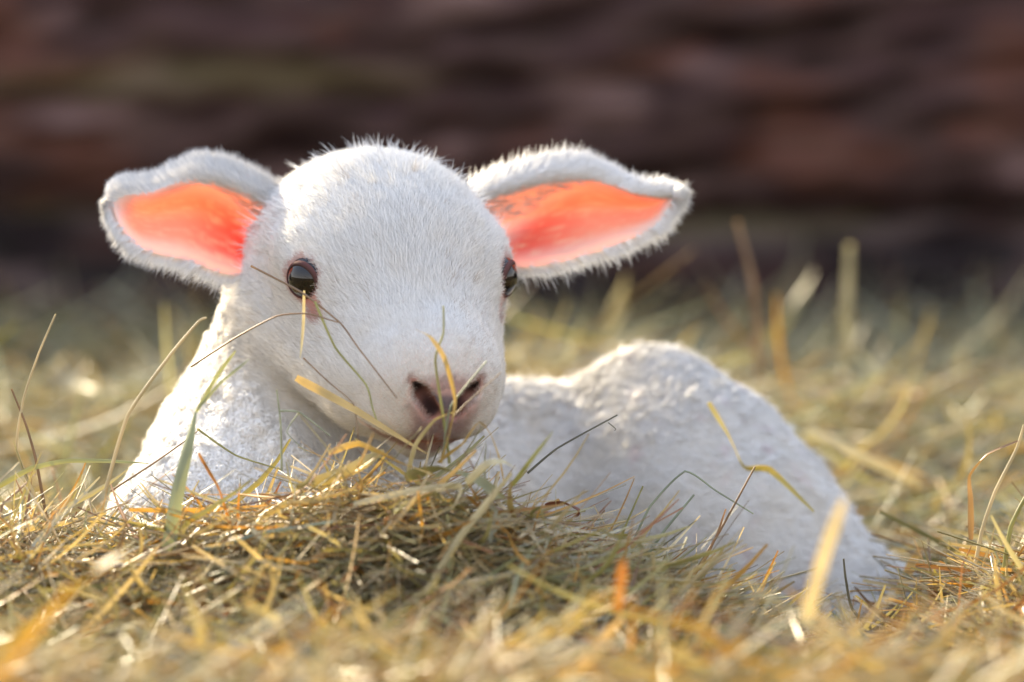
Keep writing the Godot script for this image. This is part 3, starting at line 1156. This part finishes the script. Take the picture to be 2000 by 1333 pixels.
func make_single_straws() -> void:
	straw("straw_stalk", "thick pale green stalk rising before the lamb's chest, forked at the top", "stalk", Color(0.30, 0.34, 0.20), 0.006, [Vector3(-0.1429, 0.0362, 0.1000), Vector3(-0.1356, 0.0847, 0.0950), Vector3(-0.1284, 0.1164, 0.0900)], true, 0.35, [[[Vector3(-0.1278, 0.1162, 0.0900), Vector3(-0.1191, 0.1312, 0.0880), Vector3(-0.1119, 0.1407, 0.0860)], 0.0018], [[Vector3(-0.1272, 0.1174, 0.0900), Vector3(-0.1181, 0.1280, 0.0880), Vector3(-0.1065, 0.1376, 0.0880)], 0.0012]])
	straw("dry_blade", "wide rust orange blade standing split beside the green stalk", "blade", RUST, 0.0042, [Vector3(-0.1087, 0.0507, 0.0850), Vector3(-0.1134, 0.0686, 0.0850), Vector3(-0.1195, 0.0864, 0.0850), Vector3(-0.1271, 0.0990, 0.0850)], true, 0.4, [])
	straw("dry_blade", "short rust orange blade with a frayed top, right of the wide rust blade", "blade", RUST, 0.0026, [Vector3(-0.1239, 0.0475, 0.0850), Vector3(-0.1119, 0.0665, 0.0850), Vector3(-0.1107, 0.0861, 0.0830)], true, 0.3, [])
	straw("straw_stalk", "broad flat orange straw lying slantwise across the muzzle below the nose", "stalk", GOLD, 0.0038, [Vector3(-0.0880, 0.1282, 0.0720), Vector3(-0.0625, 0.1150, 0.0760), Vector3(-0.0343, 0.0982, 0.0820)], true, 0.2, [])
	straw("straw_stalk", "pale stem left of the neck, bent near its top against the dark log", "stalk", PALE, 0.0017, [Vector3(-0.1677, 0.0784, 0.0500), Vector3(-0.1580, 0.1103, 0.0500), Vector3(-0.1399, 0.1357, 0.0500), Vector3(-0.1287, 0.1488, 0.0500), Vector3(-0.1255, 0.1503, 0.0500)], false, 0.0, [])
	straw("straw_stalk", "thin brown stem reaching from the dark background across the cheek under the eye", "stalk", BROWN, 0.0012, [Vector3(-0.1327, 0.1288, 0.0400), Vector3(-0.1136, 0.1421, 0.0500), Vector3(-0.0963, 0.1521, 0.0600), Vector3(-0.0836, 0.1537, 0.0650), Vector3(-0.0709, 0.1506, 0.0700)], false, 0.0, [])
	straw("straw_stalk", "fine brown stem crossing in front of the dark eye down to the nose", "stalk", BROWN, 0.0012, [Vector3(-0.1073, 0.1712, 0.0450), Vector3(-0.0860, 0.1612, 0.0550), Vector3(-0.0700, 0.1497, 0.0650), Vector3(-0.0626, 0.1401, 0.0700), Vector3(-0.0468, 0.1208, 0.0800)], false, 0.0, [])
	straw("dry_blade", "short pale blade hanging straight down just under the eye", "blade", PALE, 0.0013, [Vector3(-0.0851, 0.1621, 0.0550), Vector3(-0.0854, 0.1495, 0.0600), Vector3(-0.0866, 0.1354, 0.0650)], true, 0.3, [])
	straw("straw_stalk", "thin olive stem across the cheek with a sharp bend above the orange straw", "stalk", OLIVE, 0.0013, [Vector3(-0.0806, 0.1580, 0.0600), Vector3(-0.0721, 0.1397, 0.0660), Vector3(-0.0595, 0.1250, 0.0700), Vector3(-0.0567, 0.1154, 0.0740), Vector3(-0.0548, 0.1104, 0.0760)], false, 0.0, [])
	straw("straw_stalk", "hair thin brown straw looping across the cheek left of the nose", "stalk", BROWN, 0.0008, [Vector3(-0.0853, 0.1354, 0.0650), Vector3(-0.0752, 0.1265, 0.0700), Vector3(-0.0646, 0.1175, 0.0740), Vector3(-0.0625, 0.1033, 0.0780)], false, 0.0, [])
	straw("straw_stalk", "tall yellow green stem running up over the middle of the nose", "stalk", OLIVE, 0.0016, [Vector3(-0.0253, 0.0952, 0.0880), Vector3(-0.0273, 0.1114, 0.0920), Vector3(-0.0310, 0.1377, 0.0940), Vector3(-0.0277, 0.1489, 0.0920), Vector3(-0.0277, 0.1595, 0.0900)], false, 0.0, [])
	straw("dry_blade", "curved golden blade arching over the nose bridge to the lip", "blade", GOLD, 0.002, [Vector3(-0.0286, 0.0955, 0.0900), Vector3(-0.0252, 0.1076, 0.0950), Vector3(-0.0227, 0.1226, 0.0980), Vector3(-0.0272, 0.1392, 0.0980), Vector3(-0.0330, 0.1471, 0.0940), Vector3(-0.0389, 0.1499, 0.0900)], true, 0.3, [])
	straw("straw_stalk", "straight green straw slanting over the right nostril", "stalk", SAGE, 0.0014, [Vector3(-0.0278, 0.0986, 0.0900), Vector3(-0.0248, 0.1192, 0.0960), Vector3(-0.0103, 0.1375, 0.0940)], false, 0.0, [])
	straw("straw_stalk", "fine brown straw slanting up right past the mouth corner", "stalk", BROWN, 0.0009, [Vector3(-0.0291, 0.0952, 0.0880), Vector3(-0.0238, 0.1151, 0.0960), Vector3(-0.0045, 0.1329, 0.0940)], false, 0.0, [])
	straw("dry_blade", "pale blade curling over in front of the upper lip", "blade", PALE, 0.0019, [Vector3(-0.0426, 0.0894, 0.0840), Vector3(-0.0390, 0.1028, 0.0900), Vector3(-0.0310, 0.1133, 0.0940), Vector3(-0.0203, 0.1179, 0.0940)], true, 0.4, [])
	straw("dry_blade", "golden green blade bending in a hook at the corner of the mouth", "blade", GOLD, 0.002, [Vector3(-0.0301, 0.0955, 0.0900), Vector3(-0.0197, 0.1039, 0.0950), Vector3(-0.0134, 0.1126, 0.0950), Vector3(-0.0087, 0.1072, 0.0920), Vector3(-0.0052, 0.0963, 0.0880), Vector3(-0.0031, 0.0854, 0.0850)], true, 0.35, [])
	straw("straw_stalk", "dark upright straw with a bracket shaped side twig before the neck", "stalk", SAGE, 0.0011, [Vector3(-0.0941, 0.0896, 0.0700), Vector3(-0.0944, 0.1086, 0.0700), Vector3(-0.0960, 0.1229, 0.0700)], false, 0.0, [[[Vector3(-0.0948, 0.1143, 0.0700), Vector3(-0.0866, 0.1139, 0.0720), Vector3(-0.0741, 0.1045, 0.0740)], 0.0011], [[Vector3(-0.0872, 0.1135, 0.0720), Vector3(-0.0919, 0.1057, 0.0720), Vector3(-0.0835, 0.0973, 0.0720)], 0.0007]])
	straw("straw_stalk", "tall thin pale stem rising at the far left", "stalk", PALE, 0.0016, [Vector3(-0.1957, 0.0670, 0.0300), Vector3(-0.2057, 0.0928, 0.0300), Vector3(-0.2027, 0.1142, 0.0300), Vector3(-0.1962, 0.1334, 0.0300), Vector3(-0.1891, 0.1496, 0.0300)], false, 0.0, [])
	straw("straw_stalk", "reddish thin stem beside the tall pale one at the far left", "stalk", BROWN, 0.0016, [Vector3(-0.1926, 0.0584, 0.0300), Vector3(-0.1977, 0.0885, 0.0300), Vector3(-0.2018, 0.1035, 0.0300), Vector3(-0.2076, 0.1184, 0.0300)], false, 0.0, [])
	straw("straw_stalk", "dark green straw pointing up right from the mound over the flank", "stalk", DARK, 0.0012, [Vector3(0.0064, 0.0845, 0.0400), Vector3(0.0190, 0.0951, 0.0400), Vector3(0.0436, 0.1088, 0.0400)], false, 0.0, [[[Vector3(0.0398, 0.1056, 0.0400), Vector3(0.0429, 0.1030, 0.0400), Vector3(0.0423, 0.1022, 0.0400)], 0.0006]])
	straw("straw_stalk", "green straw kinked like a roof in front of the flank", "stalk", SAGE, 0.0011, [Vector3(0.0490, 0.0509, 0.0300), Vector3(0.0574, 0.0692, 0.0300), Vector3(0.0719, 0.0840, 0.0300), Vector3(0.0851, 0.0756, 0.0300), Vector3(0.1004, 0.0661, 0.0300)], false, 0.0, [])
	straw("straw_stalk", "brown pointed straw slanting up to the yellow blade on the thigh", "stalk", BROWN, 0.0014, [Vector3(0.0735, 0.0369, 0.0300), Vector3(0.0862, 0.0584, 0.0300), Vector3(0.1010, 0.0859, 0.0300)], false, 0.0, [])
	straw("dry_blade", "yellow creased blade stuck on the lamb's thigh", "blade", Color(0.55, 0.45, 0.14), 0.003, [Vector3(0.0851, 0.1002, -0.0720), Vector3(0.0937, 0.0870, -0.0640), Vector3(0.1003, 0.0737, -0.0600), Vector3(0.1111, 0.0729, -0.0560), Vector3(0.1294, 0.0561, -0.0460)], true, 0.3, [])
	straw("straw_stalk", "pale grey straw slanting up left of the brown pointed one", "stalk", SAGE, 0.0016, [Vector3(0.0564, 0.0487, 0.0300), Vector3(0.0638, 0.0595, 0.0300), Vector3(0.0757, 0.0741, 0.0300)], false, 0.0, [])
	straw("straw_stalk", "short green straw standing before the flank with a hooked tip", "stalk", OLIVE, 0.0012, [Vector3(0.0405, 0.0434, 0.0300), Vector3(0.0479, 0.0627, 0.0300), Vector3(0.0544, 0.0777, 0.0300)], false, 0.0, [])
	straw("dry_blade", "twisted brown blade drooping at the right edge", "blade", BROWN, 0.0026, [Vector3(0.1917, 0.0537, 0.0200), Vector3(0.1918, 0.0699, 0.0200), Vector3(0.1915, 0.0807, 0.0200), Vector3(0.1984, 0.0893, 0.0200), Vector3(0.2112, 0.0953, 0.0200)], true, 0.5, [])
	straw("straw_stalk", "tall pale stem crossing the twisted brown blade at the right edge", "stalk", PALE, 0.002, [Vector3(0.1915, 0.0310, 0.0200), Vector3(0.1962, 0.0569, 0.0200), Vector3(0.2018, 0.0742, 0.0200), Vector3(0.2102, 0.0914, 0.0200), Vector3(0.2135, 0.1022, 0.0200)], false, 0.0, [])
	straw("straw_stalk", "stout yellow green stem at the right edge, leaning outward", "stalk", OLIVE, 0.003, [Vector3(0.2034, 0.0229, 0.0500), Vector3(0.2032, 0.0443, 0.0500), Vector3(0.2058, 0.0635, 0.0500), Vector3(0.2130, 0.0784, 0.0500)], false, 0.0, [])
	straw("straw_stalk", "long pale flat straw sloping down the middle of the hay mound", "stalk", PALE, 0.0036, [Vector3(-0.0406, 0.0402, 0.1500), Vector3(-0.0204, 0.0710, 0.1300), Vector3(0.0000, 0.0940, 0.1100)], true, 0.25, [])
	straw("dry_blade", "arched pale blade at the top of the long flat straw, beside the chin", "blade", PALE, 0.0034, [Vector3(-0.0185, 0.0899, 0.1100), Vector3(-0.0103, 0.0988, 0.1150), Vector3(-0.0031, 0.0999, 0.1150), Vector3(0.0021, 0.0962, 0.1150)], true, 0.3, [])
	straw("dry_blade", "slim green blade leaning up right from the mound to the white flank", "blade", OLIVE, 0.002, [Vector3(0.0000, 0.0874, 0.1000), Vector3(0.0072, 0.0992, 0.1100), Vector3(0.0164, 0.1125, 0.1200)], true, 0.3, [])
	straw("dry_blade", "broad pale foreground straw pointing to the bottom edge, right of centre", "blade", PALE, 0.006, [Vector3(0.0206, 0.0437, 0.3300), Vector3(0.0123, 0.0536, 0.3100), Vector3(0.0038, 0.0658, 0.3000)], true, 0.4, [])
	straw("straw_stalk", "straight pinkish foreground straw right of the broad pale one", "stalk", Color(0.62, 0.45, 0.28), 0.005, [Vector3(0.0190, 0.0385, 0.3000), Vector3(0.0305, 0.0512, 0.2900), Vector3(0.0421, 0.0631, 0.2800)], true, 0.25, [])
	straw("straw_stalk", "long blurred grey straw in the lower left corner, sloping to the right", "stalk", PALE, 0.0042, [Vector3(-0.1035, 0.0489, 0.3600), Vector3(-0.1304, 0.0653, 0.3400), Vector3(-0.1562, 0.0816, 0.3300)], true, 0.3, [])
	straw("dry_blade", "blurred brown olive blade rising from the lower left corner", "blade", Color(0.36, 0.25, 0.06), 0.0052, [Vector3(-0.1884, 0.0601, 0.3600), Vector3(-0.1650, 0.0772, 0.3500), Vector3(-0.1489, 0.0907, 0.3400), Vector3(-0.1386, 0.0982, 0.3400)], true, 0.35, [])
	straw("dry_blade", "blurred yellow blade in the lower left, short and upright", "blade", Color(0.60, 0.48, 0.16), 0.0045, [Vector3(-0.1145, 0.0450, 0.2700), Vector3(-0.1188, 0.0609, 0.2600), Vector3(-0.1260, 0.0750, 0.2500)], true, 0.3, [])
	straw("dry_blade", "ghostly pale upright blade in front of the hind leg", "blade", Color(0.66, 0.58, 0.46), 0.005, [Vector3(0.1071, 0.0709, 0.3400), Vector3(0.1130, 0.0960, 0.3500), Vector3(0.1197, 0.1189, 0.3600)], true, 0.3, [])
	straw("dry_blade", "red orange tip standing before the hay below the flank", "blade", Color(0.46, 0.20, 0.08), 0.0038, [Vector3(0.0394, 0.0625, 0.2700), Vector3(0.0406, 0.0738, 0.2800), Vector3(0.0415, 0.0859, 0.2900)], true, 0.3, [])
	straw("straw_stalk", "pale upright stalk in the distance, tallest before the dark log at right", "stalk", Color(0.46, 0.42, 0.24), 0.0068, [Vector3(0.1701, 0.0618, -0.5200), Vector3(0.1702, 0.0931, -0.5200), Vector3(0.1710, 0.1249, -0.5200)], false, 0.0, [])
	straw("straw_stalk", "curved brown stem in the distance left of the tall pale stalk", "stalk", BROWN, 0.004, [Vector3(0.1210, 0.0686, -0.4200), Vector3(0.1204, 0.0989, -0.4200), Vector3(0.1173, 0.1203, -0.4200), Vector3(0.1102, 0.1462, -0.4200)], false, 0.0, [])
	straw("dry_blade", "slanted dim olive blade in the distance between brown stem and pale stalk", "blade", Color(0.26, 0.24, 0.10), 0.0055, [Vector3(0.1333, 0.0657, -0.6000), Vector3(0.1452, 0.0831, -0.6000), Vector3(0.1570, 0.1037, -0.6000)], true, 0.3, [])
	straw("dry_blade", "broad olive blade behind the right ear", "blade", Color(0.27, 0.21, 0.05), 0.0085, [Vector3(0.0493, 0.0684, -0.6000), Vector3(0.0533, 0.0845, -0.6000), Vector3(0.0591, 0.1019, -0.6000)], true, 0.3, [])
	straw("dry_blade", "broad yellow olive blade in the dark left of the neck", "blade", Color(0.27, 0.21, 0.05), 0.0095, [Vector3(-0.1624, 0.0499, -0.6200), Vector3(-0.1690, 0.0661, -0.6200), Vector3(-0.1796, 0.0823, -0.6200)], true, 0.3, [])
	straw("straw_stalk", "long pale straw lying in the blurred hay right of the thigh", "stalk", PALE, 0.0042, [Vector3(0.1373, 0.0657, -0.2500), Vector3(0.1604, 0.0546, -0.2400), Vector3(0.1881, 0.0417, -0.2300)], true, 0.3, [])
	straw("dry_blade", "short orange blade upright in the hay beyond the hind leg", "blade", Color(0.62, 0.34, 0.06), 0.0048, [Vector3(0.1655, 0.0205, -0.0400), Vector3(0.1704, 0.0300, -0.0500), Vector3(0.1755, 0.0381, -0.0600)], true, 0.3, [])
	straw("straw_stalk", "dark bent twig standing in front of the hind foot", "stalk", DARK, 0.0018, [Vector3(0.1536, 0.0121, 0.0300), Vector3(0.1417, 0.0261, 0.0300), Vector3(0.1389, 0.0390, 0.0300), Vector3(0.1380, 0.0472, 0.0300)], false, 0.0, [])
	straw("straw_stalk", "pale cut stalk lying on the left slope of the mound", "stalk", PALE, 0.0034, [Vector3(-0.1048, 0.0729, 0.1150), Vector3(-0.0944, 0.0634, 0.1180), Vector3(-0.0821, 0.0529, 0.1200)], true, 0.2, [])
	straw("dry_blade", "broad grey green leaf lying flat under the chin", "leaf", Color(0.30, 0.29, 0.14), 0.0055, [Vector3(-0.0436, 0.0885, 0.0850), Vector3(-0.0290, 0.0934, 0.0950), Vector3(-0.0145, 0.0891, 0.0970), Vector3(-0.0031, 0.0815, 0.0950)], true, 0.35, [])
	straw("dry_blade", "wide straw coloured leaf on the mound crest left of the mouth", "leaf", Color(0.46, 0.37, 0.15), 0.005, [Vector3(-0.0811, 0.0864, 0.0850), Vector3(-0.0664, 0.0923, 0.0900), Vector3(-0.0519, 0.1004, 0.0880)], true, 0.3, [])
	straw("dry_blade", "golden kinked ribbon along the top of the mound", "blade", GOLD, 0.0028, [Vector3(-0.0746, 0.0997, 0.0900), Vector3(-0.0621, 0.1035, 0.0920), Vector3(-0.0455, 0.0960, 0.0940), Vector3(-0.0310, 0.0909, 0.0950)], true, 0.3, [])
	straw("dry_blade", "pale glossy ribbon bent at a right angle on the mound", "blade", PALE, 0.0026, [Vector3(-0.0639, 0.0809, 0.1050), Vector3(-0.0412, 0.0865, 0.1080), Vector3(-0.0210, 0.0888, 0.1100), Vector3(-0.0247, 0.0787, 0.1120)], true, 0.3, [])
	straw("straw_stalk", "long blue green stem lying across the left half of the mound", "stalk", Color(0.30, 0.36, 0.27), 0.0022, [Vector3(-0.1236, 0.0629, 0.1100), Vector3(-0.0987, 0.0704, 0.1120), Vector3(-0.0719, 0.0750, 0.1150)], false, 0.0, [])
	straw("dry_blade", "dark red curled husk on the right shoulder of the mound", "husk", Color(0.20, 0.07, 0.04), 0.003, [Vector3(0.0137, 0.0734, 0.0600), Vector3(0.0210, 0.0748, 0.0620), Vector3(0.0273, 0.0713, 0.0600), Vector3(0.0231, 0.0678, 0.0580)], true, 0.5, [])
	straw("straw_stalk", "green blade rising steeply at the right end of the mound", "stalk", SAGE, 0.0024, [Vector3(-0.0010, 0.0469, 0.1600), Vector3(0.0030, 0.0596, 0.1500), Vector3(0.0092, 0.0694, 0.1400)], true, 0.3, [])
	straw("straw_stalk", "long green straw lying across the right side of the mound", "stalk", SAGE, 0.0024, [Vector3(-0.0223, 0.0473, 0.1500), Vector3(-0.0041, 0.0601, 0.1400), Vector3(0.0226, 0.0737, 0.1200)], true, 0.3, [])
	straw("dry_blade", "long arched green blade at the left edge of the photo", "blade", OLIVE, 0.0022, [Vector3(-0.2139, 0.0781, 0.0400), Vector3(-0.1990, 0.0866, 0.0400), Vector3(-0.1842, 0.0898, 0.0400), Vector3(-0.1672, 0.0898, 0.0400), Vector3(-0.1503, 0.0887, 0.0400)], true, 0.3, [])
	straw("straw_stalk", "thin brown stem crossing the left chest behind the green stalk", "stalk", BROWN, 0.0011, [Vector3(-0.1669, 0.0756, 0.0300), Vector3(-0.1488, 0.0874, 0.0300), Vector3(-0.1338, 0.0981, 0.0300), Vector3(-0.1296, 0.1018, 0.0300)], false, 0.0, [])
	straw("straw_stalk", "dark thin stem sloping down over the chest from the fork", "stalk", OLIVE, 0.0012, [Vector3(-0.1296, 0.1043, 0.0500), Vector3(-0.1138, 0.0933, 0.0500), Vector3(-0.0949, 0.0873, 0.0500)], false, 0.0, [])
	pass
